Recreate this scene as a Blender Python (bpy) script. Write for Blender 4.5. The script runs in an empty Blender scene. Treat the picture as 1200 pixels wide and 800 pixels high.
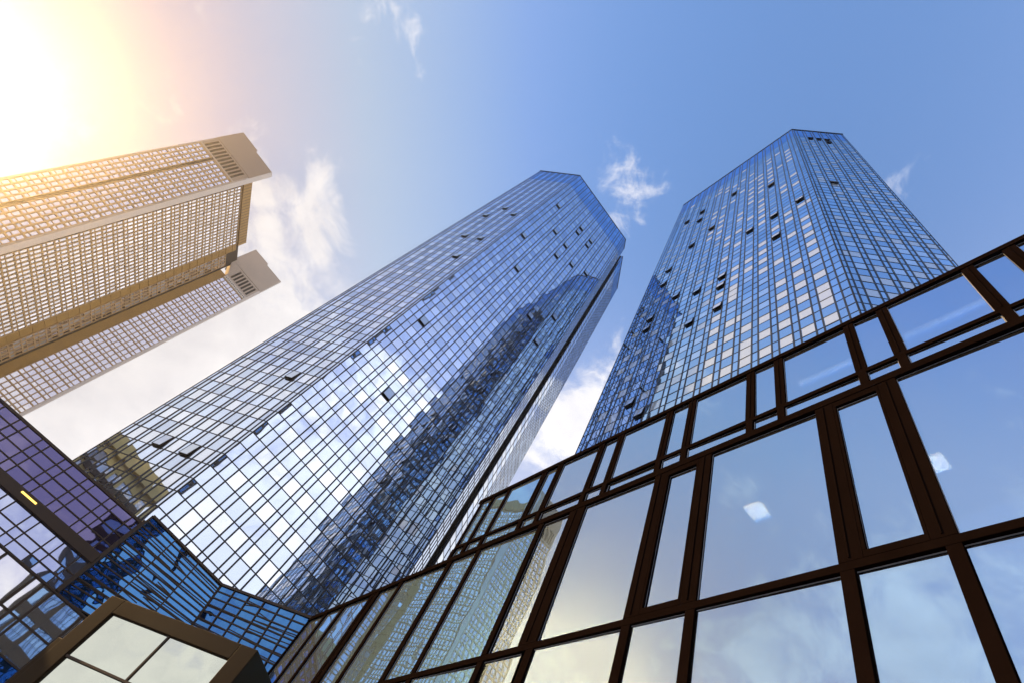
import bpy, bmesh, math, random
from mathutils import Vector, Matrix
random.seed(7)
sc = bpy.context.scene
COL = sc.collection
R = math.radians

# ------------------------------------------------------------------ camera
EYE = Vector((0, 0, 1.7))
FPX = 662.0                                   # focal length in photo pixels (photo 1200 wide)
RIGHT = Vector((0.778516, -0.516403, 0.356708))
DOWN = Vector((0.627624, 0.640555, -0.442467))
FWD = Vector((0.0, 0.568346, 0.822790))
cam_d = bpy.data.cameras.new('camera')
cam = bpy.data.objects.new('camera', cam_d); COL.objects.link(cam)
cam_d.sensor_width = 36.0; cam_d.sensor_fit = 'HORIZONTAL'
cam_d.lens = 36.0 * FPX / 1200.0
cam_d.clip_start = 0.1; cam_d.clip_end = 6000
m = Matrix.Identity(4)
for i in range(3):
    m[i][0] = RIGHT[i]; m[i][1] = -DOWN[i]; m[i][2] = -FWD[i]; m[i][3] = EYE[i]
cam.matrix_world = m
sc.camera = cam

def proj(p):
    q = Vector(p) - EYE
    z = q.dot(FWD)
    if z <= 0.1: return None
    return 600 + FPX * q.dot(RIGHT) / z, 400 + FPX * q.dot(DOWN) / z

# ------------------------------------------------------------------ materials
def new_mat(name):
    mt = bpy.data.materials.new(name); mt.use_nodes = True
    nt = mt.node_tree
    for n in list(nt.nodes): nt.nodes.remove(n)
    out = nt.nodes.new('ShaderNodeOutputMaterial')
    return mt, nt, out

def N(nt, typ, **kw):
    n = nt.nodes.new(typ)
    for k, v in kw.items():
        if k == 'inputs':
            for kk, vv in v.items(): n.inputs[kk].default_value = vv
        else: setattr(n, k, v)
    return n

def c4(c): return (c[0], c[1], c[2], 1.0)

def solid(name, col, rough=0.5, metal=0.0, var=0.25, scale=1.5, bump=0.0, spec=0.5):
    mt, nt, out = new_mat(name)
    b = N(nt, 'ShaderNodeBsdfPrincipled', inputs={'Roughness': rough, 'Metallic': metal, 'Specular IOR Level': spec})
    tc = N(nt, 'ShaderNodeTexCoord')
    no = N(nt, 'ShaderNodeTexNoise', inputs={'Scale': scale, 'Detail': 6.0, 'Roughness': 0.65})
    nt.links.new(tc.outputs['Object'], no.inputs['Vector'])
    mx = N(nt, 'ShaderNodeMix', data_type='RGBA')
    mx.inputs['A'].default_value = c4([x * (1 - var) for x in col]); mx.inputs['B'].default_value = c4([min(1, x * (1 + var)) for x in col])
    nt.links.new(no.outputs['Fac'], mx.inputs['Factor'])
    nt.links.new(mx.outputs['Result'], b.inputs['Base Color'])
    rr = N(nt, 'ShaderNodeMapRange', inputs={'To Min': max(0.02, rough - 0.12), 'To Max': min(1, rough + 0.15)})
    nt.links.new(no.outputs['Fac'], rr.inputs['Value']); nt.links.new(rr.outputs['Result'], b.inputs['Roughness'])
    if bump:
        bp = N(nt, 'ShaderNodeBump', inputs={'Strength': bump, 'Distance': 0.02})
        nt.links.new(no.outputs['Fac'], bp.inputs['Height']); nt.links.new(bp.outputs['Normal'], b.inputs['Normal'])
    nt.links.new(b.outputs['BSDF'], out.inputs['Surface'])
    return mt

def mirror_glass(name, tint, rough=0.015, back=(0.02, 0.03, 0.045), back_mix=0.25, wave=0.004, wave_scale=0.35, through=0.0, dust=0.0):
    """coated glazing: mostly a tinted mirror, part of it the darker (or pale, blinds drawn) room side"""
    mt, nt, out = new_mat(name)
    tc = N(nt, 'ShaderNodeTexCoord')
    no = N(nt, 'ShaderNodeTexNoise', inputs={'Scale': wave_scale, 'Detail': 1.5, 'Roughness': 0.45})
    nt.links.new(tc.outputs['Object'], no.inputs['Vector'])
    bp = N(nt, 'ShaderNodeBump', inputs={'Strength': 1.0, 'Distance': wave})
    nt.links.new(no.outputs['Fac'], bp.inputs['Height'])
    gl = N(nt, 'ShaderNodeBsdfGlossy', inputs={'Color': c4(tint), 'Roughness': rough})
    nt.links.new(bp.outputs['Normal'], gl.inputs['Normal'])
    if through > 0:
        bk = N(nt, 'ShaderNodeBsdfTransparent', inputs={'Color': c4(back)})
    else:
        bk = N(nt, 'ShaderNodeBsdfDiffuse', inputs={'Color': c4(back)})
    lw = N(nt, 'ShaderNodeLayerWeight', inputs={'Blend': 0.25})
    mr = N(nt, 'ShaderNodeMapRange', inputs={'From Min': 0.0, 'From Max': 1.0, 'To Min': back_mix, 'To Max': 0.02})
    nt.links.new(lw.outputs['Fresnel'], mr.inputs['Value'])
    ms = N(nt, 'ShaderNodeMixShader')
    nt.links.new(mr.outputs['Result'], ms.inputs['Fac'])
    nt.links.new(gl.outputs['BSDF'], ms.inputs[1]); nt.links.new(bk.outputs['BSDF'], ms.inputs[2])
    if dust > 0:
        n2 = N(nt, 'ShaderNodeTexNoise', inputs={'Scale': 0.9, 'Detail': 7.0, 'Roughness': 0.7})
        mp = N(nt, 'ShaderNodeMapping'); mp.inputs['Scale'].default_value = (1.0, 1.0, 0.35)
        nt.links.new(tc.outputs['Object'], mp.inputs['Vector']); nt.links.new(mp.outputs['Vector'], n2.inputs['Vector'])
        m2 = N(nt, 'ShaderNodeMapRange', inputs={'From Min': 0.3, 'From Max': 0.75, 'To Min': dust * 0.4, 'To Max': dust * 1.6})
        nt.links.new(n2.outputs['Fac'], m2.inputs['Value'])
        df = N(nt, 'ShaderNodeBsdfDiffuse', inputs={'Color': (0.55, 0.55, 0.57, 1)})
        s2 = N(nt, 'ShaderNodeMixShader')
        nt.links.new(m2.outputs['Result'], s2.inputs['Fac']); nt.links.new(ms.outputs['Shader'], s2.inputs[1]); nt.links.new(df.outputs['BSDF'], s2.inputs[2])
        ms = s2
    nt.links.new(ms.outputs['Shader'], out.inputs['Surface'])
    return mt

def emitter(name, col, st):
    mt, nt, out = new_mat(name)
    e = N(nt, 'ShaderNodeEmission', inputs={'Color': c4(col), 'Strength': st})
    nt.links.new(e.outputs['Emission'], out.inputs['Surface'])
    return mt

M = dict(
    glass=mirror_glass('tower_glass', (0.60, 0.80, 1.0), back=(0.02, 0.05, 0.12), back_mix=0.16, wave=0.012, wave_scale=0.3),
    glass_a=mirror_glass('tower_glass_silver', (0.66, 0.77, 0.95), back=(0.02, 0.05, 0.12), back_mix=0.16, wave=0.012, wave_scale=0.3),
    vision=mirror_glass('tower_vision_glass', (0.80, 0.87, 0.97), back=(0.20, 0.24, 0.3), back_mix=0.12, wave=0.012, wave_scale=0.3),
    blind=mirror_glass('tower_glass_blind', (0.86, 0.93, 1.0), back=(0.74, 0.87, 1.0), back_mix=0.55, wave=0.012, wave_scale=0.3),
    crown=mirror_glass('tower_crown_glass', (0.32, 0.55, 0.90), back=(0.02, 0.04, 0.1), back_mix=0.2, wave=0.012, wave_scale=0.3),
    tmull=solid('tower_mullion', (0.018, 0.022, 0.030), 0.4, 0.2, 0.2, 0.6),
    pglass=mirror_glass('podium_glass', (0.48, 0.72, 1.0), back=(0.95, 0.93, 0.88), back_mix=0.27, dust=0.03, wave=0.0045, wave_scale=0.4, through=1),
    tealglass=mirror_glass('teal_glass', (0.17, 0.47, 0.92), back=(0.5, 0.6, 0.65), back_mix=0.15, wave=0.004, wave_scale=0.5, dust=0.01),
    pmull=solid('bronze_frame', (0.010, 0.0060, 0.0050), 0.55, 0.0, 0.35, 1.2, 0.0, 0.0),
    coping=solid('bronze_coping', (0.010, 0.006, 0.005), 0.5, 0.0, 0.3, 1.2, 0.0, 0.0),
    room=solid('room_ceiling', (0.10, 0.11, 0.12), 0.9, 0, 0.1),
    roof=solid('flat_roof', (0.16, 0.15, 0.14), 0.95, 0, 0.3),
    lilac=mirror_glass('spandrel_glass', (0.22, 0.20, 0.38), back=(0.02, 0.015, 0.04), back_mix=0.3, wave=0.014, wave_scale=0.5),
    pale=mirror_glass('clear_panel_glass', (0.56, 0.63, 0.86), back=(0.10, 0.12, 0.2), back_mix=0.22, wave=0.012, wave_scale=0.5),
    white=mirror_glass('storefront_glass', (0.92, 0.93, 0.95), back=(0.3, 0.3, 0.3), back_mix=0.14, wave=0.010, wave_scale=0.3),
    azure=mirror_glass('azure_glass', (0.08, 0.25, 0.58), back=(0.01, 0.03, 0.10), back_mix=0.3, wave=0.05, wave_scale=0.6),
    lmull=solid('brown_mullion', (0.045, 0.026, 0.014), 0.5, 0.2, 0.3, 1.0),
    portal=solid('portal_brown', (0.034, 0.019, 0.006), 0.55, 0.0, 0.35, 0.9, 0.0, 0.15),
    portalglass=mirror_glass('portal_glass', (0.78, 0.83, 0.72), back=(0.12, 0.13, 0.11), back_mix=0.22, wave=0.03, wave_scale=0.5),
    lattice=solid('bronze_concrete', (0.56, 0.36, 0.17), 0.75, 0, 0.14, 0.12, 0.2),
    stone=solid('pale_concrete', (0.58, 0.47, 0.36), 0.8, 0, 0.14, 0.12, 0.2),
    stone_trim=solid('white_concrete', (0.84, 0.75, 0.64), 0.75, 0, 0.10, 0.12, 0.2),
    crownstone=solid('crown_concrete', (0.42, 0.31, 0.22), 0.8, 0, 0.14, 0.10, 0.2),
    bronze=solid('bronze_cladding', (0.42, 0.23, 0.045), 0.5, 0.2, 0.25, 0.3),
    dark=solid('dark_recess', (0.030, 0.020, 0.012), 0.8, 0, 0.2),
    cglass=mirror_glass('concrete_tower_glass', (0.95, 0.95, 1.0), back=(0.86, 0.82, 0.76), back_mix=0.45, wave=0.012),
    sand=solid('sandstone', (0.88, 0.66, 0.27), 0.85, 0, 0.18, 0.3, 0.3),  # golden flare is partly put into this brightened base
    ground=solid('paving', (0.22, 0.21, 0.20), 0.9, 0, 0.25, 0.5),
    asphalt=solid('asphalt', (0.05, 0.05, 0.052), 0.9, 0, 0.25, 2.0),
    lamp_white=emitter('lamp_diffuser', (1.0, 0.84, 0.50), 36.0),
    tube_white=emitter('tube_lamp', (0.95, 0.97, 1.0), 7.0),
    edge_halo=solid('pane_edge_halo', (0.42, 0.45, 0.50), 0.6, 0.0, 0.2, 2.0, 0.0, 0.2),  # pale tone of the bright halo round the panes
    lampframe=solid('lamp_frame', (0.6, 0.6, 0.6), 0.5),
)

# ------------------------------------------------------------------ mesh helpers
class Frame:
    """a vertical facade: origin, direction along the wall, outward normal"""
    def __init__(s, p0, p1, out=None):
        s.o = Vector((p0[0], p0[1], 0)); d = Vector((p1[0] - p0[0], p1[1] - p0[1], 0))
        s.len = d.length; s.u = d.normalized()
        n = Vector((s.u.y, -s.u.x, 0))
        if out is None: out = EYE
        if (Vector((out[0], out[1], 0)) - s.o).dot(n) < 0: n = -n
        s.n = n
    def p(s, a, z, d=0.0): return s.o + s.u * a + s.n * d + Vector((0, 0, z))

class MB:
    def __init__(s): s.v = []; s.f = []; s.mi = []
    def quad(s, pts, mi=0):
        b = len(s.v); s.v += [tuple(p) for p in pts]; s.f.append(tuple(range(b, b + len(pts)))); s.mi.append(mi)
    def hexa(s, c, mi=0):
        # c: 8 corners, 0-3 one face, 4-7 opposite
        b = len(s.v); s.v += [tuple(p) for p in c]
        for q in ((0, 3, 2, 1), (4, 5, 6, 7), (0, 1, 5, 4), (1, 2, 6, 5), (2, 3, 7, 6), (3, 0, 4, 7)):
            s.f.append(tuple(b + i for i in q)); s.mi.append(mi)
    def box(s, F, a0, a1, z0, z1, d0, d1, mi=0):
        P = F.p
        s.hexa([P(a0, z0, d0), P(a1, z0, d0), P(a1, z1, d0), P(a0, z1, d0),
                P(a0, z0, d1), P(a1, z0, d1), P(a1, z1, d1), P(a0, z1, d1)], mi)
    def bar(s, p, q, w, t, nrm):
        """beam from p to q, width w across, thickness t along nrm"""
        p, q, nrm = Vector(p), Vector(q), Vector(nrm).normalized()
        d = (q - p).normalized(); x = d.cross(nrm).normalized() * (w / 2); y = nrm * (t / 2)
        s.hexa([p - x - y, p + x - y, p + x + y, p - x + y, q - x - y, q + x - y, q + x + y, q - x + y])
    def prism(s, pts, z0, z1, mi=0):
        n = len(pts); b = len(s.v)
        s.v += [(x, y, z0) for x, y in pts] + [(x, y, z1) for x, y in pts]
        s.f.append(tuple(b + i for i in range(n))[::-1]); s.mi.append(mi)
        s.f.append(tuple(b + n + i for i in range(n))); s.mi.append(mi)
        for i in range(n):
            j = (i + 1) % n
            s.f.append((b + i, b + j, b + n + j, b + n + i)); s.mi.append(mi)
    def build(s, name, mats, parent=None, bevel=0):
        if not isinstance(mats, (list, tuple)): mats = [mats]
        me = bpy.data.meshes.new(name); me.from_pydata(s.v, [], s.f)
        for mt in mats: me.materials.append(mt)
        if len(mats) > 1:
            for p, k in zip(me.polygons, s.mi): p.material_index = k
        bm = bmesh.new(); bm.from_mesh(me)
        bmesh.ops.recalc_face_normals(bm, faces=bm.faces)
        bm.to_mesh(me); bm.free(); me.update()
        o = bpy.data.objects.new(name, me); COL.objects.link(o)
        if parent is not None:
            o.parent = parent
            o.location = -Vector(parent.location)          # meshes are in world metres
        if bevel:
            bv = o.modifiers.new('edge', 'BEVEL'); bv.width = bevel; bv.segments = 2; bv.limit_method = 'ANGLE'
        return o

def thing(name, label, cat, loc, group=None):
    o = bpy.data.objects.new(name, None); COL.objects.link(o)
    o.location = loc; o['label'] = label; o['category'] = cat
    if group: o['group'] = group
    return o

# roofline of the near buildings, in photo pixels: towers are hidden below it
ROOF = [(-50, 425), (168, 612), (260, 685), (365, 722), (540, 650), (566, 586), (1250, 252)]
def seen(px):
    if px is None: return False
    x, y = px
    if not (0 < x < 1200 and 0 < y < 800): return False
    for (x0, y0), (x1, y1) in zip(ROOF, ROOF[1:]):
        if x0 <= x <= x1: return y < y0 + (y1 - y0) * (x - x0) / (x1 - x0)
    return True
def parea(pts):
    q = [proj(p) for p in pts]
    if any(k is None for k in q): return 0
    if not seen((sum(k[0] for k in q) / len(q), sum(k[1] for k in q) / len(q))): return 0
    return abs(sum(q[i][0] * q[(i + 1) % len(q)][1] - q[(i + 1) % len(q)][0] * q[i][1] for i in range(len(q)))) / 2

def emit_panes(panes, mats, parent, n=100, thick=0.02, name='window_pane'):
    """panes: list of (4 outer corners, outward normal, material index). The n that show largest are parts of
    their own, the rest is one part."""
    order = sorted(range(len(panes)), key=lambda i: -parea(panes[i][0]))
    big = set(i for i in order[:n] if len(panes) <= n or parea(panes[i][0]) > 0)
    rest = MB()
    for i, (c, nrm, mi) in enumerate(panes):
        if i in big:
            b = MB(); nv = Vector(nrm) * thick
            b.hexa([Vector(p) - nv for p in c] + [Vector(p) for p in c])
            b.build(name, mats[mi], parent)
        else: rest.quad(c, mi)
    if rest.f:
        o = rest.build(name + 's', mats, parent); o['kind'] = 'stuff'

def tilt_pane(F, a0, a1, z0, z1, d, t):
    e = [random.uniform(-t, t) for _ in range(3)]
    return [F.p(a0, z0, d + e[0]), F.p(a1, z0, d + e[1]), F.p(a1, z1, d + e[1] + e[2]), F.p(a0, z1, d + e[0] + e[2])]

# ------------------------------------------------------------------ glass towers
TOP = 155.0
def row_lines(z0=6.0):
    z = [TOP]; k = 0
    while z[-1] > z0: z.append(z[-1] - (1.82 if k % 2 else 1.65)); k += 1
    return z[::-1]
ROWS = row_lines()

def cols(widths): 
    a = [0.0]
    for w in widths: a.append(a[-1] + w)
    return a

def curtain(F, widths, panes, grid, blind_p=0.85, open_cells=(), top=TOP, hori=0.095, vert=0.155, narrow_blind=0.02, wide_min=1.0, d=0.0):
    a = cols(widths); k = F.len / a[-1]; a = [x * k for x in a]
    rows = [z for z in ROWS if z <= top - 0.4] + [top]
    nr = len(rows) - 1
    for i in range(len(a) - 1):
        wide = (a[i + 1] - a[i]) > wide_min
        for j in range(nr):
            if (i, j) in open_cells: continue
            from_top = nr - 1 - j
            if from_top < 6: mi = 2
            elif wide and (from_top % 2 == 0): mi = 1 if random.random() < blind_p * (1 if from_top > 9 else 0.5) else 0
            else: mi = 1 if random.random() < narrow_blind else 0
            panes.append((tilt_pane(F, a[i], a[i + 1], rows[j], rows[j + 1], d, 0.007), F.n, mi))
    for i, x in enumerate(a):
        w = vert / 2
        grid.box(F, max(0.0, x - w), min(F.len, x + w), rows[0], top - 0.05, d - 0.1, d + 0.035)
    for z in rows[:-1]:
        if z > top - 9.5: continue
        grid.box(F, 0.01, F.len - 0.01, z - hori / 2, z + hori / 2, d - 0.1, d + 0.025)
    return a, rows

def open_window(F, a0, a1, z0, z1, parent, swing=0.17):
    """top-hung sash pushed outwards at the bottom"""
    b = MB(); t = 0.04
    P = F.p; s = swing
    ang = math.atan2(s, z1 - z0)
    def q(a, v, e): # v 0 bottom..1 top on the sash, e thickness offset
        return P(a, z1 - (z1 - z0) * (1 - v) * math.cos(ang), s * (1 - v) + 0.06 + e)
    fr = 0.06
    hv = fr / (z1 - z0)
    for (A0, A1, V0, V1) in ((a0, a0 + fr, 0, 1), (a1 - fr, a1, 0, 1), (a0 + fr, a1 - fr, 0, hv), (a0 + fr, a1 - fr, 1 - hv, 1)):
        b.hexa([q(A0, V0, -t), q(A1, V0, -t), q(A1, V1, -t), q(A0, V1, -t), q(A0, V0, t), q(A1, V0, t), q(A1, V1, t), q(A0, V1, t)])
    # the dark reveal behind the sash
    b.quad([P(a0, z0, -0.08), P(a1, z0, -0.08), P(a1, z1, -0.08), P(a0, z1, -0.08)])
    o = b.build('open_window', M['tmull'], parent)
    g = MB()
    g.hexa([q(a0 + fr, hv, -0.01), q(a1 - fr, hv, -0.01), q(a1 - fr, 1 - hv, -0.01), q(a0 + fr, 1 - hv, -0.01),
            q(a0 + fr, hv, 0.02), q(a1 - fr, hv, 0.02), q(a1 - fr, 1 - hv, 0.02), q(a0 + fr, 1 - hv, 0.02)])
    po = g.build('sash_pane', M['blind'], None)
    po.parent = o
    return o

def unproject(F, px, py):
    d = RIGHT * (px - 600) + DOWN * (py - 400) + FWD * FPX
    t = (F.o - EYE).dot(F.n) / d.dot(F.n)
    q = EYE + d * t
    return (q - F.o).dot(F.u), q.z

def snap_cells(F, widths, cells_m):
    a = cols(widths); k = F.len / a[-1]; a = [x * k for x in a]
    out = []
    nr = len(ROWS) - 1
    for s, z in cells_m:
        wides = [i for i in range(len(a) - 1) if a[i + 1] - a[i] > 1.0]
        i = min(wides, key=lambda i: abs((a[i] + a[i + 1]) / 2 - s))
        j = min(range(nr), key=lambda j: abs((ROWS[j] + ROWS[j + 1]) / 2 - z))
        if (nr - 1 - j) % 2: j += 1
        out.append((i, j))
    return set(out), a

W_SIDE = [.43, .62] + [1.15, .52] * 5 + [1.15, .62, .43]
W_AF = [.95, .95] + [1.28, .65] * 9 + [1.28, .525, .525]
W_BL = [.77, .72] + [1.28, .65] * 13 + [1.28, .72, .72]
W_BR = [.43, .62] + [1.13, .52] * 5 + [1.13, .37]

# metres along the face and height of the opened sashes
OPEN = {
 'AF': [(2.2, 130.1), (2.3, 105.9), (6.1, 119.7), (9.9, 119.7), (9.8, 130.4), (9.9, 133.9), (13.9, 130.5), (14.0, 134.0), (10.0, 112.7), (6.0, 95.9), (13.9, 116.6), (17.7, 120.1), (13.8, 89.0), (17.4, 92.7), (2.3, 64.4), (6.2, 50.7), (17.9, 82.3)],
 'AL': [(7.3, 116.4), (7.4, 109.6), (3.4, 113.0), (7.3, 95.8), (3.4, 95.5), (3.4, 85.0), (3.1, 43.8), (6.8, 27.1), (2.6, 26.9)],
 'BL': [(14.2, 125.5), (6.2, 112.5), (2.1, 89.7), (22.1, 130.2), (22.0, 121.3), (17.8, 108.0), (25.8, 129.5), (10.0, 89.8), (6.2, 89.3), (6.0, 79.0), (21.7, 104.5), (25.4, 99.4), (25.4, 92.0), (21.6, 78.9), (17.5, 75.4), (13.8, 75.5), (13.8, 72.2), (13.7, 65.1), (17.6, 65.1), (25.5, 78.3), (25.5, 75.0), (24.3, 54.4), (21.9, 50.2)],
 'BR': [(3.6, 96.4), (3.6, 144.1), (5.2, 144.1), (6.6, 144.1), (7.3, 138.6)],
}

def facade_tower(name, label, foot, faces, grp):
    """foot: ground polygon; faces: (index0, index1, widths, key)"""
    cx = sum(p[0] for p in foot) / len(foot); cy = sum(p[1] for p in foot) / len(foot)
    root = thing(name, label, 'skyscraper', (cx, cy, 0), grp)
    # inner body, 0.12 m behind the glass
    body = MB(); inset = []
    for p in foot:
        v = Vector((p[0] - cx, p[1] - cy)); inset.append((cx + v.x * (1 - 0.35 / v.length), cy + v.y * (1 - 0.35 / v.length)))
    body.prism(inset, 0, TOP - 0.3)
    body.build('structural_core', M['dark'], root)
    panes = []; grid = MB()
    for (i0, i1, widths, key) in faces:
        F = Frame(foot[i0], foot[i1], out=((foot[i0][0] + foot[i1][0]) - cx, (foot[i0][1] + foot[i1][1]) - cy))
        cells, a = snap_cells(F, widths, OPEN.get(key, [])) if OPEN.get(key) and OPEN[key] != [(0, 0)] else (set(), None)
        curtain(F, widths, panes, grid, blind_p=0.96 if key in ('BL', 'BR') else 0.9, open_cells=cells)
        for (i, j) in sorted(cells):
            open_window(F, a[i] + .07, a[i + 1] - .07, ROWS[j] + .05, ROWS[j + 1] - .05, root)
    emit_panes(panes, [M['glass'], M['blind'], M['crown']] if faces[0][3] == 'BL' else [M['glass_a'], M['vision'], M['crown']], root)
    grid.build('mullion_grid', M['tmull'], root)
    cp = MB(); cp.prism([(cx + (p[0] - cx) * 1.006, cy + (p[1] - cy) * 1.006) for p in foot], TOP - 0.02, TOP + 0.35)
    cp.build('roof_coping', M['tmull'], root)
    return root

# --- tower standing behind the corner of the low building
AL_, AFo, ARt = (-23.6, 55.0), (-13.9, 49.1), (6.9, 55.0)
d3 = Vector((math.cos(R(60.5)), math.sin(R(60.5)))); n3 = Vector((d3.y, -d3.x))
def along3(t, d=0.0): return (ARt[0] + d3.x * t + n3.x * d, ARt[1] + d3.y * t + n3.y * d)
footA = [AL_, AFo, ARt, along3(2.8), along3(2.8, -2.2), along3(5.0, -2.2), along3(5.0), along3(15.0), (4.0, 84.0), (-22.0, 80.0), (-26.5, 72.0)]
WG = [.5, .6] + [1.15, .52] * 6
towerA = facade_tower('glass_skyscraper', 'blue mirrored skyscraper in the middle, reflecting its dark twin and clouds', footA,
    [(1, 0, W_SIDE, 'AL'), (1, 2, W_AF, 'AF'), (2, 3, [.7, .7, .7, .7], 'AG'), (3, 4, [1.1, 1.1], 'AG'), (4, 5, [1.1, 1.1], 'AG'),
     (5, 6, [1.1, 1.1], 'AG'), (6, 7, [1.65, 1.65] + [.75] * 9, 'AG'), (7, 8, W_SIDE, 'AG'), (0, 10, W_SIDE, 'AG')], 'twin glass skyscrapers')

# --- tower standing behind the dark framed glass front
BLf, BRi, BRt = (12.6, 38.0), (19.8, 9.6), (29.0, 4.1)
d4 = Vector((math.cos(R(59)), math.sin(R(59))))
footB = [BLf, BRi, BRt, (44.0, 14.0), (47.0, 38.0), (36.0, 54.0), (BLf[0] + d4.x * 16, BLf[1] + d4.y * 16)]
towerB = facade_tower('glass_skyscraper', 'blue mirrored skyscraper on the right, chequered with bright blinds and many tilted-open sashes', footB,
    [(1, 0, W_BL, 'BL'), (1, 2, W_BR, 'BR'), (0, 6, W_AF, 'BG'), (6, 5, W_AF, 'BG')], 'twin glass skyscrapers')

# ------------------------------------------------------------------ concrete high-rise on the left
def concrete_tower():
    root = thing('concrete_skyscraper', 'pale concrete skyscraper at the left with two louvred corner crowns and dark vertical grooves', 'skyscraper', (-125, 160, 0))
    LO = Vector((-119.0, 136.8)); ld = Vector((math.cos(R(18)), math.sin(R(18))))
    RO = Vector((-98.1, 181.4)); rd = Vector((math.cos(R(16)), math.sin(R(16))))
    MO = Vector((-115.2, 168.7)); md = Vector((math.cos(R(78.5)), math.sin(R(78.5))))
    FL = Frame(LO, LO - ld * 18.5)                 # 0 at the right ridge, running left
    FR = Frame(RO, RO - rd * 17.5)
    FM = Frame(MO - md * 29, MO + md * 9.5)        # 0 at the left block
    # outer shells
    def shaft(F, a0, a1, z0, z1, depth, mat, name):
        b = MB(); b.box(F, a0, a1, z0, z1, -depth, -0.35); return b.build(name, mat, root)
    shaft(FL, 0.02, 18.48, 0, 173.2, 17.0, M['dark'], 'block_core')
    def tapered(b, F, a0, a1, z0, z1, dep, d1, cut):
        P = F.p
        b.hexa([P(a0 + cut, z0, -dep), P(a1, z0, -dep), P(a1, z1, -dep), P(a0 + cut, z1, -dep), P(a0, z0, d1), P(a1, z0, d1), P(a1, z1, d1), P(a0, z1, d1)])
    b = MB(); tapered(b, FR, 0.02, 12.5, 0, 173.2, 12.0, -.35, 7.5); b.build('block_core', M['dark'], root)
    shaft(FM, 0, 38.4, 0, 174.8, 14, M['dark'], 'infill_core')
    panes = []
    def lattice(F, a0, a1, ncol, z0, z1, pitch, pier, spandrel, mat, name, wz=None, proud=0.0):
        g = MB(); w = (a1 - a0) / ncol
        nz = int((z1 - z0) / pitch)
        for i in range(ncol + 1):
            x = a0 + i * w
            g.box(F, max(a0, x - pier / 2), min(a1, x + pier / 2), z0, z1, -0.34, 0.0 + proud)
        for k in range(nz + 1):
            zc = z1 - k * pitch
            g.box(F, a0 + 0.01, a1 - 0.01, max(z0, zc - spandrel), zc - 0.004, -0.33, -0.05 + proud)
            for i in range(ncol):
                if zc - pitch < z0: continue
                zm = zc - pitch + (pitch - spandrel) * 0.36
                panes.append((tilt_pane(F, a0 + i * w, a0 + (i + 1) * w, zm, zc - spandrel, -0.22, 0.012), F.n, 0))
                panes.append((tilt_pane(F, a0 + i * w, a0 + (i + 1) * w, zc - pitch, zm, -0.22, 0.012), F.n, 0))
            zm = zc - pitch + (pitch - spandrel) * 0.36
            if zc - pitch > z0: g.box(F, a0 + 0.012, a1 - 0.012, zm - .12, zm + .12, -0.32, -0.08 + proud)
        return g.build(name, mat, root)
    def grille(F, a0, a1, z0, z1, n, mat=M['crownstone'], slot=0.62):
        g = MB(); w = (a1 - a0) / n
        g.box(F, a0 - 1.2, a1 + 1.2, z1 - .003, z1 + 0.9, -0.5, 0.0); g.box(F, a0 - 1.2, a1 + 1.2, z0 - 0.9, z0, -0.5, 0.0)
        for i in range(n + 1):
            x = a0 + i * w
            e0 = x - w * (1 - slot) / 2 if i else a0 - 1.2
            e1 = x + w * (1 - slot) / 2 if i < n else a1 + 1.2
            g.box(F, e0, e1, z0 + .002, z1 - .005, -0.5, -0.01)
        return g.build('louvre', mat, root)
    # left block: 6 window bays, groove, 4 bays
    lattice(FL, 0.5, 10.4, 6, 30, 165.2, 3.6, 0.52, 0.62, M['lattice'], 'window_lattice')
    lattice(FL, 11.4, 18.0, 4, 30, 165.2, 3.6, 0.52, 0.62, M['lattice'], 'window_lattice')
    g = MB(); g.box(FL, 0, .5, 30, 172, -.6, .03); g.box(FL, 18.0, 18.5, 30, 172, -.6, .03); g.build('corner_pier', M['stone'], root)
    g = MB(); g.box(FL, 10.42, 11.38, 30, 165.1, -.34, -.30); g.build('groove', M['dark'], root)
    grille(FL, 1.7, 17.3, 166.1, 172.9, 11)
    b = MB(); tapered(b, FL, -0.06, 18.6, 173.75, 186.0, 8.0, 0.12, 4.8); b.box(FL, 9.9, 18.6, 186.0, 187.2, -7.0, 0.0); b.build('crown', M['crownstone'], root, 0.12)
    b = MB(); b.box(FL, 0.0, 18.5, 165.3, 166.0, -.5, .02); b.build('band', M['stone'], root)
    # white return wall on its right flank
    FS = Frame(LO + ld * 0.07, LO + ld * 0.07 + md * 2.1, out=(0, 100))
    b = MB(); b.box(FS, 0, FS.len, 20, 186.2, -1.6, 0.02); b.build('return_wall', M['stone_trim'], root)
    # infill wall between the blocks
    lattice(FM, 0.2, 28.4, 20, 30, 173.6, 3.6, 0.36, 0.46, M['lattice'], 'window_lattice')
    lattice(FM, 31.6, 37.2, 4, 30, 168, 3.6, 0.36, 0.46, M['lattice'], 'window_lattice')
    b = MB()
    b.box(FM, 28.42, 31.58, 30, 173.5, -.34, -.3)
    for k in range(40): b.box(FM, 28.45, 31.55, 31 + k * 3.6, 32.2 + k * 3.6, -.31, -.16)
    b.build('bronze_strip', M['bronze'], root)
    b = MB(); b.box(FM, 0.0, 29.2, 173.7, 178.2, -6, 0.5)
    b.build('bronze_parapet', M['bronze'], root)
    b = MB()
    for k in range(22): b.box(FM, 0.2 + k * 1.32, 0.32 + k * 1.32, 173.8, 178.1, 0.5, 0.56)
    b.build('parapet_rib', M['dark'], root)
    b = MB(); b.box(FM, 29.2, 31.2, 168, 173.5, -4, -.36); b.build('bronze_bracket', M['bronze'], root)
    # right block
    lattice(FR, 0.6, 12.4, 7, 30, 163.8, 3.6, 0.28, 0.4, M['lattice'], 'window_lattice')
    b = MB(); b.box(FR, 12.45, 17.4, 30, 166, -1.6, -1.2); b.build('bronze_recess', M['bronze'], root)
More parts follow.
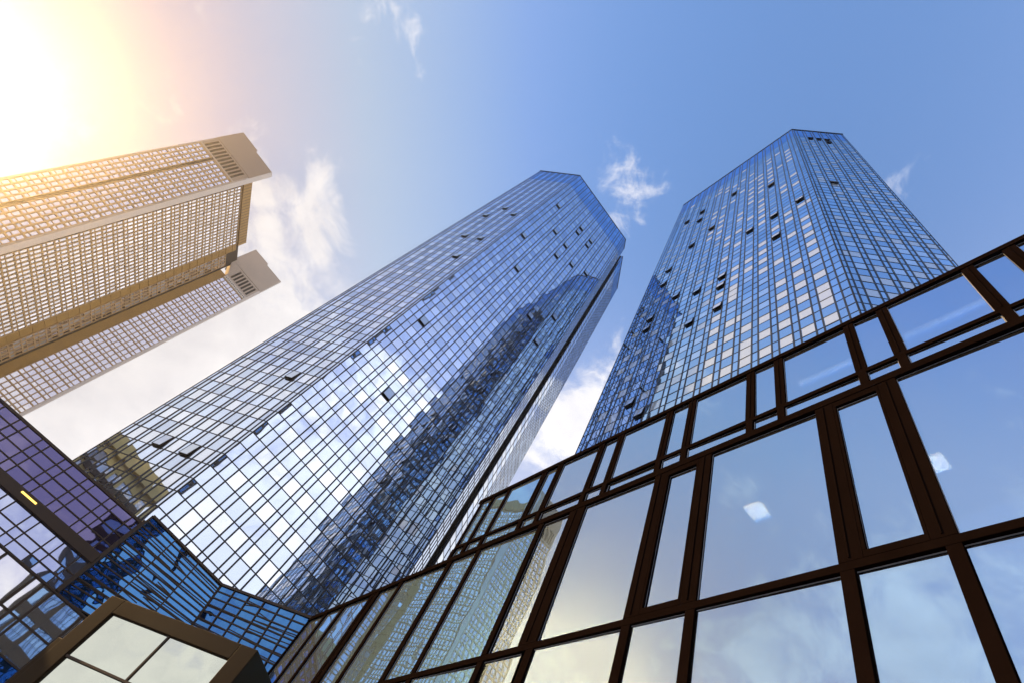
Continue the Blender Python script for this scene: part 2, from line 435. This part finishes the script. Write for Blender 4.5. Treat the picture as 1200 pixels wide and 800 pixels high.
    g = MB(); g.box(FR, 0, .6, 30, 173.4, -.6, .03); g.build('corner_pier', M['stone_trim'], root)
    # slim vents under the louvres
    g = MB(); g.box(FR, 0.62, 12.4, 163.9, 165.9, -.4, 0.0); g.build('band', M['stone_trim'], root)
    g = MB()
    for k in range(14): g.box(FR, 1.0 + k * .8, 1.4 + k * .8, 164.5, 165.0, -.1, .02)
    g.build('vent', M['dark'], root)
    grille(FR, 1.2, 11.6, 166.4, 172.3, 7, M['stone'])
    b = MB()
    P = FR.p
    prof = [(0, 173.3), (17.5, 173.3), (17.5, 186.0), (-.06, 186.0)]
    tapered(b, FR, -0.06, 17.5, 173.3, 186.0, 8, 0.12, 4.8)
    b.hexa([P(12.5, 166.2, -5), P(12.6, 166.2, -5), P(17.5, 173.28, -5), P(12.5, 173.28, -5), P(12.5, 166.2, .1), P(12.6, 166.2, .1), P(17.5, 173.28, .1), P(12.5, 173.28, .1)])
    b.box(FR, 9.4, 17.5, 186.0, 187.0, -7, 0.0)
    b.build('crown', M['stone'], root, 0.12)
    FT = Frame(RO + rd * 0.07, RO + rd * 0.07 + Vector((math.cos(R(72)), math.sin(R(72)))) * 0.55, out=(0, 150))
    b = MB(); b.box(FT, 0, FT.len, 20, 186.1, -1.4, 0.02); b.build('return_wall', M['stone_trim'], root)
    emit_panes(panes, [M['cglass']], root)
    return root
concrete_tower()

NEAR = []
BASE = 1.7 - 1.7 / 0.68          # ground level of the near buildings before they are set to size
# ------------------------------------------------------------------ glass front with dark frames (right, near)
PYAW = 0.6
def podium():
    a = R(-76.35); u = Vector((math.cos(a), math.sin(a), 0)); n = Vector((-u.y, u.x, 0))
    O = n * 8.479
    root = thing('glass_front_building', 'near glass-fronted building with wide dark bronze frames along the lower right', 'building', (O.x, O.y, 0))
    F = Frame(O.xy, (O + u).xy); F.len = 60
    g, mt = M['pglass'], M['pmull']
    S0, S1 = -31.2, 9.0
    # horizontals
    def rail(name, a0, a1, z0, z1, d0=-.12, d1=.03, mat=mt):
        b = MB(); b.box(F, a0, a1, z0, z1, d0, d1); return b.build(name, mat, root, 0.012)
    rail('roof_coping', -19.55, S1, 19.80, 20.03, -.5, .06, M['coping'])
    rail('sill', -19.4, S1, 16.84, 17.01)
    rail('roof_coping', S0, -19.4, 16.0, 16.25, -.5, .06, M['coping'])
    rail('head_rail', -19.4, S1, 16.02, 16.30, -.14, .055)
    rail('transom', S0, S1, 10.53, 10.73, -.14, .035)
    rail('transom', S0, S1, 5.05, 5.25, -.14, .035)
    rail('plinth', S0, S1, BASE, 0.6, -.3, .05, M['coping'])
    # attic row: wide and narrow lights
    edges = [-19.42]
    lights = [(-19.25, -18.6), (-18.4, -17.5)]
    w0 = -17.2 + 0.0
    P0 = -17.28
    k = 0
    while P0 + 3.225 * k < S1 - 3:
        s = P0 + 3.225 * k
        lights.append((s, s + 1.95)); lights.append((s + 2.25, s + 2.92)); k += 1
    prev = -19.42
    for (l, r) in lights:
        b = MB(); b.box(F, prev, l, 17.012, 19.798, -.12, .025)
        if l - prev > .25: b.box(F, (prev + l) / 2 - .02, (prev + l) / 2 + .02, 17.06, 19.79, .025, .045)
        b.build('mullion', mt, root, 0.01)
        c = (prev + l) / 2
        b = MB(); b.box(F, c - .11, c + .11, 16.302, 16.838, -.12, .05); b.build('mullion', mt, root, 0.01)
        prev = r
    panes = []
    def pane(l, r, z0, z1, d=-.05):
        c = tilt_pane(F, l, r, z0, z1, d, 0.011); h = (r - l) / 2 * math.tan(R(PYAW))
        panes.append(([c[0] + F.n * h, c[1] - F.n * h, c[2] - F.n * h, c[3] + F.n * h], F.n, 1 if r < -13 else 0))
    cent = []
    prev = -19.42
    for (l, r) in lights:
        pane(l, r, 17.01, 19.8); cent.append((prev + l) / 2); prev = r
    for c0, c1 in zip(cent, cent[1:]): pane(c0 + .11, c1 - .11, 16.30, 16.84)
    # main rows: mullions between lights
    main = [(-31.2, -30.95), (-29.32, -29.08), (-27.54, -27.28), (-24.97, -24.22), (-22.6, -22.34), (-19.16, -18.86), (-17.3, -17.05), (-13.85, -13.6)]
    z_top_narrow = []
    mains = main + [(-12.31, -11.6)]
    base = -8.70
    for k in range(4):
        s = base + 5.08 * k
        mains += [(s, s + .46), (s + 1.58, s + 2.0)]
    for i, (l, r) in enumerate(mains):
        top = 16.018
        b = MB(); b.box(F, l, r, 10.732, top, -.13, .035)
        if r - l > .35:
            b.box(F, l + (r - l) * .42, l + (r - l) * .50, 10.80, top - .03, .035, .06)
        b.build('mullion', mt, root, 0.01)
        c0, c1 = (l, r) if r - l < .32 else ((l, l + .29) if i % 2 else (r - .29, r))
        if i >= 9: c0, c1 = (l, l + .27) if (i - 9) % 2 == 0 else (r - .25, r)
        for (z0, z1) in ((5.252, 10.528), (0.602, 5.048)):
            b = MB(); b.box(F, c0, c1, z0, z1, -.13, .035); b.build('mullion', mt, root, 0.01)
    lows = []
    for i, ((l0, r0), (l1, r1)) in enumerate(zip(mains, mains[1:])):
        narrow = (l1 - r0) < 2.0 and i > 7
        if narrow:  # an opening light with a frame of its own
            b = MB()
            b.box(F, r0 + .002, l1 - .002, 15.80, 16.016, -.12, .035); b.box(F, r0 + .002, l1 - .002, 10.735, 10.91, -.12, .035)
            b.box(F, r0 + .002, r0 + .07, 10.912, 15.798, -.12, .035); b.box(F, l1 - .07, l1 - .002, 10.912, 15.798, -.12, .035)
            b.build('sash_frame', mt, root, 0.008)
            pane(r0 + .07, l1 - .07, 10.91, 15.8)
        else: pane(r0, l1, 10.73, 16.02)
        pane(r0 - .2, l1 + .2, 5.25, 10.53, -.05)
        pane(r0 - .2, l1 + .2, .6, 5.05, -.05)
    halo = MB()  # added strips imitating a bright halo along the pane edges
    for (c, nr, mi) in panes:
        for p, q in zip(c, c[1:] + c[:1]):
            cc = (c[0] + c[2]) / 2
            ip, iq = p + (cc - p).normalized() * .03, q + (cc - q).normalized() * .03
            up = F.n * .006
            halo.hexa([p, q, iq, ip, p + up, q + up, iq + up, ip + up])
    halo.build('pane_edge_halo', M['edge_halo'], root)
    emit_panes(panes, [g, M['tealglass']], root, n=95)
    # rooms behind the glass
    for (z, z1, s0, s1, dep) in ((16.0, 16.3, S0 + .2, S1 - .2, 7.8), (10.5, 10.75, S0 + .2, S1 - .2, 7.8), (5.05, 5.28, S0 + .2, S1 - .2, 7.8)):
        b = MB(); b.box(F, s0, s1, z, z1, -dep, -.35); b.build('floor_slab', M['room'], root)
    b = MB(); b.box(F, -19.3, S1 - .2, 19.82, 20.0, -7.8, -.5); b.build('roof_slab', M['roof'], root)
    b = MB(); b.box(F, S0, -19.45, 16.02, 16.2, -7.8, -.5); b.build('roof_slab', M['roof'], root)
    b = MB(); b.box(F, S0, S1, BASE, 16.2, -8.2, -7.85); b.box(F, -19.4, S1, 16.2, 20, -8.2, -7.85)
    b.box(F, S0, S0 + .2, BASE, 16.0, -7.8, -.2); b.box(F, -19.42, -19.3, 16.3, 19.8, -7.8, -.15); b.box(F, S1 - .2, S1, BASE, 19.8, -7.8, -.2)
    b.build('back_wall', M['room'], root)
    # lamps in the rooms
    def lamp(name, label, a0, a1, d0, d1, z, mat, t=.05):
        r = thing(name, label, 'ceiling lamp', F.p((a0 + a1) / 2, z, (d0 + d1) / 2), 'lamps behind the glass front'); NEAR.append(r)
        b = MB(); b.box(F, a0 - .04, a1 + .04, z - t, z - .002, d0 - .04, d1 + .04); b.build('housing', M['lampframe'], r)
        b = MB(); b.box(F, a0, a1, z - t - .012, z - t - .002, d0, d1); b.build('diffuser', mat, r)
    lamp('ceiling_lamp', 'square glowing ceiling lamp seen whole inside the big pane', -6.95, -6.4, -2.5, -1.95, 15.98, M['lamp_white'])
    lamp('ceiling_lamp', 'glowing ceiling lamp cut to a triangle by a dark frame', -2.35, -1.75, -2.85, -2.3, 15.98, M['lamp_white'])
    for (a0, a1, lab) in ((-1.25, .85, 'faint long tube lamp behind the upper pane nearest the right border'), (-4.45, -2.75, 'faint long tube lamp in the upper pane above the square lamp')):
        lamp('tube_lamp', lab, a0, a1, -1.15, -.98, 19.80, M['tube_white'])
    return F, root
FP, podium_root = podium()
NEAR.append(podium_root)

# ------------------------------------------------------------------ low building, lower left
def low_building():
    root = thing('low_glass_building', 'low dark-framed building in the lower left corner with lilac and blue panes', 'building', (-8, 36, 0))
    p1 = (-9.45, 34.2); ang = R(5.0)
    p0 = (p1[0] - 40 * math.cos(ang), p1[1] - 40 * math.sin(ang))
    F = Frame(p1, p0)                                # a runs to the left
    panes = []; grid = MB()
    # vertical lines (distance left of the corner)
    vs = [0.0]
    x = 0.1
    while x < 14:
        vs += [x, x + .52]; x += 1.57
    vs = [0.0] + vs[2:]
    rows_up = [12.55 + .58 * k for k in range(1, 5)] + [15.42]
    rows_up = [13.12, 13.70, 14.30, 14.87, 15.42]
    for i in range(len(vs) - 1):
        for z0, z1 in zip(rows_up, rows_up[1:]):
            panes.append((tilt_pane(F, vs[i], vs[i + 1], z0, z1, 0, .006), F.n, 0))
        for z0, z1 in zip((10.85, 11.31, 11.76), (11.31, 11.76, 12.55)):
            panes.append((tilt_pane(F, vs[i], vs[i + 1], z0, z1, 0, .006), F.n, 1))
    for xx in vs:
        grid.box(F, xx - .03, xx + .03, 10.85, 15.4, -.1, .05)
    for z in rows_up[1:-1] + [11.31, 11.76]:
        grid.box(F, 0.0, 14, z - .03, z + .03, -.1, .045)
    # storey below
    lowv = [-3.2, -1.74, .04, .62, 1.15, 2.9, 4.6, 6.3, 8.0, 9.7, 11.4, 13.1]
    for i in range(len(lowv) - 1):
        for z0, z1 in ((9.25, 10.78), (8.0, 9.22), (4.2, 7.95), (.4, 4.15)):
            panes.append((tilt_pane(F, lowv[i], lowv[i + 1], z0, z1, -.02, .004), F.n, 2 if z0 > 7.9 else 3))
    for xx in lowv: grid.box(F, xx - .06, xx + .06, .4, 10.75, -.1, .05)
    for z in (9.24, 7.98, 4.17): grid.box(F, -3.2, 14, z - .04, z + .04, -.1, .045)
    grid.build('mullion_grid', M['lmull'], root)
    b = MB(); b.box(F, -3.2, 14, 10.76, 10.86, -.12, .10); b.build('storey_rail', M['lmull'], root, .01)
    b = MB(); b.box(F, .02, 14, 12.55, 13.1, -.2, .22); b.build('beam', M['lmull'], root, .015)
    b = MB(); b.box(F, 0.0, 14, 15.36, 15.5, -.3, .08); b.build('roof_coping', M['lmull'], root, .01)
    # faceted blue corner
    T1 = Vector((-9.5, 34.5, 16.2)); T2 = Vector((-4.2, 35.8, 16.2)); T3 = Vector((.95, 32.15, 16.2))
    u2 = (T2 - T1).normalized(); n2 = Vector((u2.y, -u2.x, 0))
    def on_plane(px, py, P, nn):
        d = RIGHT * (px - 600) + DOWN * (py - 400) + FWD * FPX
        return EYE + d * ((P - EYE).dot(nn) / d.dot(nn))
    B1 = Vector((T1.x, T1.y, 10.8))
    B2 = Vector((T2.x, T2.y, 16.2)) + u2 * 0.55 + Vector((0, 0, -3.4))
    B2 = T2 + (B2 - T2) * 1.25
    n3 = (T3 - T2).cross(B2 - T2).normalized()
    if n3.y > 0: n3 = -n3
    B3 = T3 + (B2 - T2) * 1.15 + Vector((-.1, -.1, 0))
    B3 = B3 - n3 * (B3 - T3).dot(n3)
    fg = MB(); facet_panes = []
    def facet(A, Bq, Cq, Dq, nrm, nu, nv, bars_u):
        """A top-left, B top-right, C bottom-right, D bottom-left"""
        def pt(s, t): return (A.lerp(Bq, s)).lerp(D0.lerp(Cq, s), t)
        D0 = Dq
        for i in range(nu):
            for j in range(nv):
                c = [pt(i / nu, (j + 1) / nv), pt((i + 1) / nu, (j + 1) / nv), pt((i + 1) / nu, j / nv), pt(i / nu, j / nv)]
                e = random.uniform(-.01, .01)
                c = [c[0] + nrm * e, c[1] - nrm * e, c[2] - nrm * e, c[3] + nrm * e]
                panes.append((c, nrm, 3))
        for i in range(nu + 1): fg.bar(pt(i / nu, 0), pt(i / nu, 1), .10 if i in (0, nu) else .07, .12, nrm)
        for j in range(1, nv + 1): fg.bar(pt(0, j / nv), pt(1, j / nv), .07, .10, nrm)
        rnd = random.Random(nu)  # thin slanting bars: mirrored grid lines put into the shape
        for j in range(nv):
            for q in range(2):
                t0 = (j + rnd.uniform(.15, .85)) / nv; t1 = t0 + rnd.uniform(-.5, .5) / nv
                if 0 < t1 < 1: fg.bar(pt(rnd.choice((0, .33, .5)), t0), pt(rnd.choice((.5, .66, 1)), t1), .045, .05, nrm)
        fg.bar(pt(0, 0), pt(1, 0), .13, .2, nrm)
    C2 = B2
    facet(T1, T2, B2, B1 , n2, 3, 15, 0)
    facet(T2, T3, B3, B2, n3, 6, 11, 0)
    fg.build('facet_frame_mirror_lines', M['lmull'], root)
    # solid mass behind the glass
    nb = Vector((0, .12, 0))
    b = MB()
    b.prism([(F.p(14, 0, -.15)).xy[:], (F.p(-3.2, 0, -.15)).xy[:], (F.p(-3.2, 0, -6)).xy[:], (F.p(14, 0, -6)).xy[:]], BASE, 10.8)
    b.prism([(F.p(14, 0, -.15)).xy[:], (F.p(.05, 0, -.15)).xy[:], (F.p(0, 0, -6)).xy[:], (F.p(14, 0, -6)).xy[:]], 10.8, 15.4)
    k = 0.15
    for (A, Bq, Cq, Dq, nn) in ((T1, T2, B2, B1, n2), (T2, T3, B3, B2, n3)):
        o = -nn * k
        back = Vector((0.6, 4.0, 0))
        b.hexa([A + o, Bq + o, Cq + o, Dq + o, A + back, Bq + back, Cq + back, Dq + back])
    b.build('wall_core', M['dark'], root)
    # post on the corner, and the slim light fitted in the beam
    b = MB(); b.box(F, -.12, .10, 10.87, 15.6, -.2, .16); b.build('corner_post', M['lmull'], root, .01)
    b = MB(); b.box(F, 4.06, 5.0, 12.86, 12.95, .21, .232); b.build('slot_light', emitter('slot_light', (1.0, .62, .12), 1.6), root)
    emit_panes(panes, [M['lilac'], M['pale'], M['white'], M['azure']], root)
    return root
NEAR.append(low_building())

# ------------------------------------------------------------------ portal box in front of the low building
def portal():
    p0 = (-.6, 18.9); a = R(180 - 38)
    root = thing('entrance_portal', 'brown box-framed entrance portal with cloudy panes at the bottom edge', 'portal', (-2.4, 20.4, 0))
    F = Frame(p0, (p0[0] + math.cos(a), p0[1] + math.sin(a))); F.len = 4.83
    b = MB()
    b.box(F, 4.83, 5.45, BASE, 8.48, -3.0, .02); b.box(F, -.62, 0, BASE, 8.48, -3.0, .02); b.box(F, 0, 4.83, 8.0, 8.48, -3.0, .0201)
    b.box(F, 5.45, 5.66, BASE, 6.9, -2.6, -.02)
    b.build('frame', M['portal'], root, .02)
    b = MB(); b.box(F, 0.01, 4.82, BASE, 7.99, -2.9, -.3); b.build('backing', M['dark'], root)
    b = MB(); b.box(F, 2.33, 2.39, 0, 6.54, -.12, -.02); b.box(F, 2.33, 2.39, 6.6, 7.995, -.12, -.02); b.build('mullion', M['lmull'], root)
    b = MB(); b.box(F, .005, 4.825, 6.54, 6.60, -.12, -.015); b.box(F, .005, 4.825, 2.6, 2.66, -.12, -.015); b.build('transom', M['lmull'], root)
    for (x0, x1) in ((0, 2.33), (2.39, 4.83)):
        for (z0, z1) in ((0.02, 2.6), (2.66, 6.54), (6.6, 8.0)):
            b = MB(); c = tilt_pane(F, x0, x1, z0, z1, -.06, .004)
            b.hexa([p - F.n * .02 for p in c] + c); b.build('window_pane', M['portalglass'], root)
    return root
NEAR.append(portal())
for r in NEAR:
    r.location = EYE + (Vector(r.location) - EYE) * 0.68
    r.scale = (0.68, 0.68, 0.68)

# ------------------------------------------------------------------ sandstone block beyond the left border, mirrored in the middle tower
def sandstone():
    root = thing('sandstone_building', 'sandstone office block, base brightened to flare gold, mirrored low in the left flank of the middle skyscraper', 'building', (-115, 45, 0))
    b = MB(); b.prism([(-125, 31), (-105.4, 31), (-105.4, 75), (-125, 75)], 0, 62); b.build('wall', M['sand'], root)
    F = Frame((-105, 31), (-105, 75), out=(0, 50))
    g = MB()
    for k in range(12): g.box(F, k * 3.9, k * 3.9 + .9, 0, 61.9, -.38, 0)
    for z in range(4, 62, 4): g.box(F, 0, 43.8, z, z + 1.1, -.37, -.05)
    g.build('pier_grid', M['sand'], root)
    g = MB(); g.box(F, -.6, 44.4, 62, 64, -20, .8); g.box(F, 1, 43, 64, 66, -19, -.6); g.build('cornice', M['sand'], root)
    g = MB(); g.box(F, -.3, 44, 56.5, 57.6, -.1, .5); g.box(F, -.3, 44, 48.6, 49.4, -.1, .5); g.build('dark_band', M['lmull'], root)
    p = MB()
    for k in range(11):
        for z in range(4, 60, 4): p.quad(tilt_pane(F, k * 3.9 + .9, k * 3.9 + 3.9, z + 1.1, z + 4, -.3, .01))
    o = p.build('window_panes', M['cglass'], root); o['kind'] = 'stuff'
    return root
sandstone()

def added_mirrored_tower():  # added out of view to darken what the twin towers mirror
    x0, x1, y0, y1, h = -16.0, 12.0, -80.0, -44.0, 262.0
    root = thing('added_dark_tower', 'dark slab tower added out of view, showing only as the dark mass mirrored between the twin skyscrapers', 'skyscraper', ((x0 + x1) / 2, (y0 + y1) / 2, 0))
    b = MB(); b.prism([(x0, y0), (x1, y0), (x1, y1), (x0, y1)], 0, h); b.build('wall', M['dark'], root)
    g = MB(); p = MB()
    for (p0, p1, out) in (((x0, y1), (x1, y1), (0, 0)), ((x1, y1), (x1, y0), (60, -60)), ((x0, y1), (x0, y0), (-60, -60))):
        F = Frame(p0, p1, out=out); n = int(F.len / 2.5); w_ = F.len / n
        for i in range(n + 1): g.box(F, max(0, i * w_ - .25), min(F.len, i * w_ + .25), 0, h - .1, .0, .35)
        for k in range(1, 72): g.box(F, .01, F.len - .01, k * 3.6, k * 3.6 + 1.1, .0, .3)
        for i in range(n):
            for k in range(1, 71): p.quad(tilt_pane(F, i * w_ + .25, (i + 1) * w_ - .25, k * 3.6 + 1.1, k * 3.6 + 3.6, .06, .01))
    g.build('pier_grid', M['tmull'], root)
    o = p.build('window_panes', M['crown'], root); o['kind'] = 'stuff'
    c = MB(); c.prism([(x0 - .4, y0 - .4), (x1 + .4, y0 - .4), (x1 + .4, y1 + .4), (x0 - .4, y1 + .4)], h + .01, h + 1.4); c.build('roof_coping', M['tmull'], root)
added_mirrored_tower()

# ------------------------------------------------------------------ ground
b = MB(); b.quad([(-3000, -3000, 0), (3000, -3000, 0), (3000, 3000, 0), (-3000, 3000, 0)])
g = b.build('ground', M['asphalt']); g['kind'] = 'structure'
b = MB(); b.prism([(-40, -20), (12, -30), (12, 60), (-40, 60)], -.5, .004)
g = b.build('pavement', M['ground']); g['kind'] = 'structure'

# ------------------------------------------------------------------ sun, sky
SUN_AZ, SUN_EL = R(-55.0), R(25.5)              # azimuth from +Y towards +X
sd = Vector((math.sin(SUN_AZ) * math.cos(SUN_EL), math.cos(SUN_AZ) * math.cos(SUN_EL), math.sin(SUN_EL)))
l = bpy.data.lights.new('sun', 'SUN'); l.energy = 3.2; l.angle = R(0.5); l.color = (1.0, 0.62, 0.25)
lo = bpy.data.objects.new('sun', l); COL.objects.link(lo)
lo.rotation_euler = sd.to_track_quat('Z', 'Y').to_euler()

w = bpy.data.worlds.new('World'); sc.world = w; w.use_nodes = True
nt = w.node_tree
for n in list(nt.nodes): nt.nodes.remove(n)
L = nt.links.new
out = N(nt, 'ShaderNodeOutputWorld'); bg = N(nt, 'ShaderNodeBackground'); bg.inputs['Strength'].default_value = 0.15
L(bg.outputs[0], out.inputs[0])
sky = N(nt, 'ShaderNodeTexSky', sky_type='NISHITA'); sky.sun_disc = False
sky.sun_elevation = SUN_EL; sky.sun_rotation = SUN_AZ; sky.altitude = 100; sky.air_density = 1.0; sky.dust_density = 0.15; sky.ozone_density = 2.0
hs = N(nt, 'ShaderNodeHueSaturation', inputs={'Saturation': 1.25, 'Value': 1.25}); cap = N(nt, 'ShaderNodeVectorMath', operation='MINIMUM'); L(sky.outputs[0], cap.inputs[0]); cap.inputs[1].default_value = (1.75, 1.85, 2.5)
tn = N(nt, 'ShaderNodeVectorMath', operation='MULTIPLY'); L(cap.outputs[0], tn.inputs[0]); tn.inputs[1].default_value = (1.02, 1.0, 1.0)
L(tn.outputs[0], hs.inputs['Color'])
tc = N(nt, 'ShaderNodeTexCoord')
sep = N(nt, 'ShaderNodeSeparateXYZ'); L(tc.outputs['Generated'], sep.inputs[0])
def math_(op, a, b=None, c=None):
    n = N(nt, 'ShaderNodeMath', operation=op)
    for i, x in enumerate((a, b, c)):
        if x is None: continue
        if isinstance(x, (int, float)): n.inputs[i].default_value = x
        else: L(x, n.inputs[i])
    return n.outputs[0]
zc = math_('MAXIMUM', sep.outputs['Z'], 0.0)
den = math_('ADD', zc, 0.28)
cx_ = math_('DIVIDE', sep.outputs['X'], den); cy_ = math_('DIVIDE', sep.outputs['Y'], den)
comb = N(nt, 'ShaderNodeVectorMath', operation='MULTIPLY_ADD'); L(tc.outputs['Generated'], comb.inputs[0]); comb.inputs[1].default_value = (2.0, 2.0, 2.6); comb.inputs[2].default_value = (3.1, 1.7, 5.2)
def noise(scale, detail, rough, dist=0.0, src=comb):
    n = N(nt, 'ShaderNodeTexNoise', inputs={'Scale': scale, 'Detail': detail, 'Roughness': rough, 'Distortion': dist})
    L(src.outputs[0], n.inputs['Vector']); return n.outputs['Fac']
big0 = noise(1.7, 10.0, 0.60, 0.5)
wisp = noise(6.5, 8.0, 0.62, 0.9)
big = math_('ADD', math_('MULTIPLY', math_('SUBTRACT', big0, 0.5), 1.25), math_('ADD', math_('MULTIPLY', wisp, 0.55), 0.225))
# cover grows towards the horizon
cover = N(nt, 'ShaderNodeMapRange', interpolation_type='SMOOTHSTEP', inputs={'From Min': 0.98, 'From Max': 0.35, 'To Min': -0.25, 'To Max': 0.12}); L(zc, cover.inputs['Value'])
def lobe(px, py, sharp, amp):
    d = (RIGHT * (px - 600) + DOWN * (py - 400) + FWD * FPX).normalized()
    return lobe_dir(d, sharp, amp)
def lobe_dir(d, sharp, amp):
    v = N(nt, 'ShaderNodeVectorMath', operation='DOT_PRODUCT'); L(tc.outputs['Generated'], v.inputs[0]); v.inputs[1].default_value = d
    return math_('MULTIPLY', math_('POWER', math_('MAXIMUM', v.outputs['Value'], 0.0), sharp), amp)
def azel(az, el): return Vector((math.sin(R(az)) * math.cos(R(el)), math.cos(R(az)) * math.cos(R(el)), math.sin(R(el))))
# banks of cloud standing in the sky
cl = math_('ADD', big, cover.outputs[0])
for args in ((355, 240, 150, .34), (725, 200, 260, .30), (650, 150, 900, .12), (650, 490, 160, .40), (60, 500, 60, .36), (230, 430, 70, .46), (40, 140, 200, .2), (410, 70, 1500, .04), (180, 60, 300, .08), (760, 250, 200, .22)):
    cl = math_('ADD', cl, lobe(*args))
for d, sh, am in ((azel(148, 40), 5, .30), (azel(48, 44), 14, .42), (azel(-100, 36), 16, .28), (azel(190, 50), 9, -.5),  (azel(-70, 40), 200, .06)):
    cl = math_('ADD', cl, lobe_dir(d, sh, am))
mask = N(nt, 'ShaderNodeMapRange', interpolation_type='SMOOTHSTEP', inputs={'From Min': 0.50, 'From Max': 0.74}); L(cl, mask.inputs['Value'])
# veil: thin high haze that whitens the low sky and the sun side
sunv = N(nt, 'ShaderNodeVectorMath', operation='DOT_PRODUCT'); L(tc.outputs['Generated'], sunv.inputs[0]); sunv.inputs[1].default_value = sd
sunc = math_('MAXIMUM', sunv.outputs['Value'], 0.0)
veil_h = N(nt, 'ShaderNodeMapRange', interpolation_type='SMOOTHSTEP', inputs={'From Min': 1.0, 'From Max': 0.52, 'To Min': 0.10, 'To Max': 0.90}); L(zc, veil_h.inputs['Value'])
veil_s = math_('MULTIPLY', math_('POWER', sunc, 6.0), 0.6)
VEIL_PLACE = None
veil = math_('MINIMUM', math_('ADD', math_('ADD', veil_h.outputs[0], veil_s), lobe_dir(azel(-100, 34), 12, .5)), 0.95)
mixv = N(nt, 'ShaderNodeMix', data_type='RGBA'); veil = math_('MULTIPLY', veil, math_('SUBTRACT', 1.0, math_('MULTIPLY', math_('POWER', sunc, 7.0), 0.75)))
L(veil, mixv.inputs['Factor']); L(hs.outputs[0], mixv.inputs['A']); mixv.inputs['B'].default_value = (2.95, 2.95, 3.75, 1)
# clouds with soft grey undersides
shade = noise(5.0, 6.0, 0.6, 0.2)
ccol = N(nt, 'ShaderNodeMix', data_type='RGBA'); L(shade, ccol.inputs['Factor']); ccol.inputs['A'].default_value = (3.0, 2.95, 3.2, 1); ccol.inputs['B'].default_value = (5.9, 5.7, 5.5, 1)
mixc = N(nt, 'ShaderNodeMix', data_type='RGBA'); L(math_('MULTIPLY', mask.outputs[0], 0.9), mixc.inputs['Factor']); L(mixv.outputs['Result'], mixc.inputs['A']); L(ccol.outputs['Result'], mixc.inputs['B'])
# aureole round the sun
gl1 = math_('MULTIPLY', math_('POWER', sunc, 16.0), 0.25); gl2 = math_('MULTIPLY', math_('POWER', sunc, 90.0), 0.8)
glow = math_('ADD', gl1, gl2)
gc = N(nt, 'ShaderNodeVectorMath', operation='SCALE'); gc.inputs[0].default_value = (1.0, 0.72, 0.36); L(glow, gc.inputs['Scale'])
addg = N(nt, 'ShaderNodeVectorMath', operation='ADD'); L(mixc.outputs['Result'], addg.inputs[0]); L(gc.outputs[0], addg.inputs[1])
# the sky and clouds facing the sun are the brightest
front = math_('ADD', math_('MULTIPLY', lobe_dir(azel(145, 50), 6, 0.34), math_('ADD', mask.outputs[0], 0.9)), 1.0)
sc_ = N(nt, 'ShaderNodeVectorMath', operation='SCALE'); L(addg.outputs[0], sc_.inputs[0]); L(math_('MULTIPLY', front, math_('SUBTRACT', 1.0, math_('MULTIPLY', math_('POWER', sunc, 9.0), 0.5))), sc_.inputs['Scale'])
L(sc_.outputs[0], bg.inputs['Color'])

hz = MB(); hz.prism([(-230, -95), (70, -95), (70, 230), (-230, 230)], -1.5, 268)  # added volume; its sun scatter stands in for lens glare
m_, hn, ho = new_mat('glare_haze')
pv = N(hn, 'ShaderNodeVolumePrincipled', inputs={'Density': 0.00040, 'Color': (1.0, 0.95, 0.86, 1), 'Anisotropy': 0.885})
hn.links.new(pv.outputs[0], ho.inputs['Volume'])
ho_ = hz.build('glare_haze', m_); ho_['kind'] = 'stuff'

# ------------------------------------------------------------------ render settings
sc.view_settings.view_transform = 'Standard'; sc.view_settings.look = 'None'
sc.view_settings.exposure = 0.80; sc.view_settings.gamma = 1.0; sc.view_settings.use_curve_mapping = False
sc.render.engine = 'CYCLES'
cy = sc.cycles
cy.use_denoising = True
cy.max_bounces = 8; cy.glossy_bounces = 5; cy.diffuse_bounces = 2; cy.transparent_max_bounces = 8; cy.volume_bounces = 0
cy.caustics_reflective = False; cy.caustics_refractive = False
cy.volume_step_rate = 1.0
cy.sample_clamp_indirect = 6.0
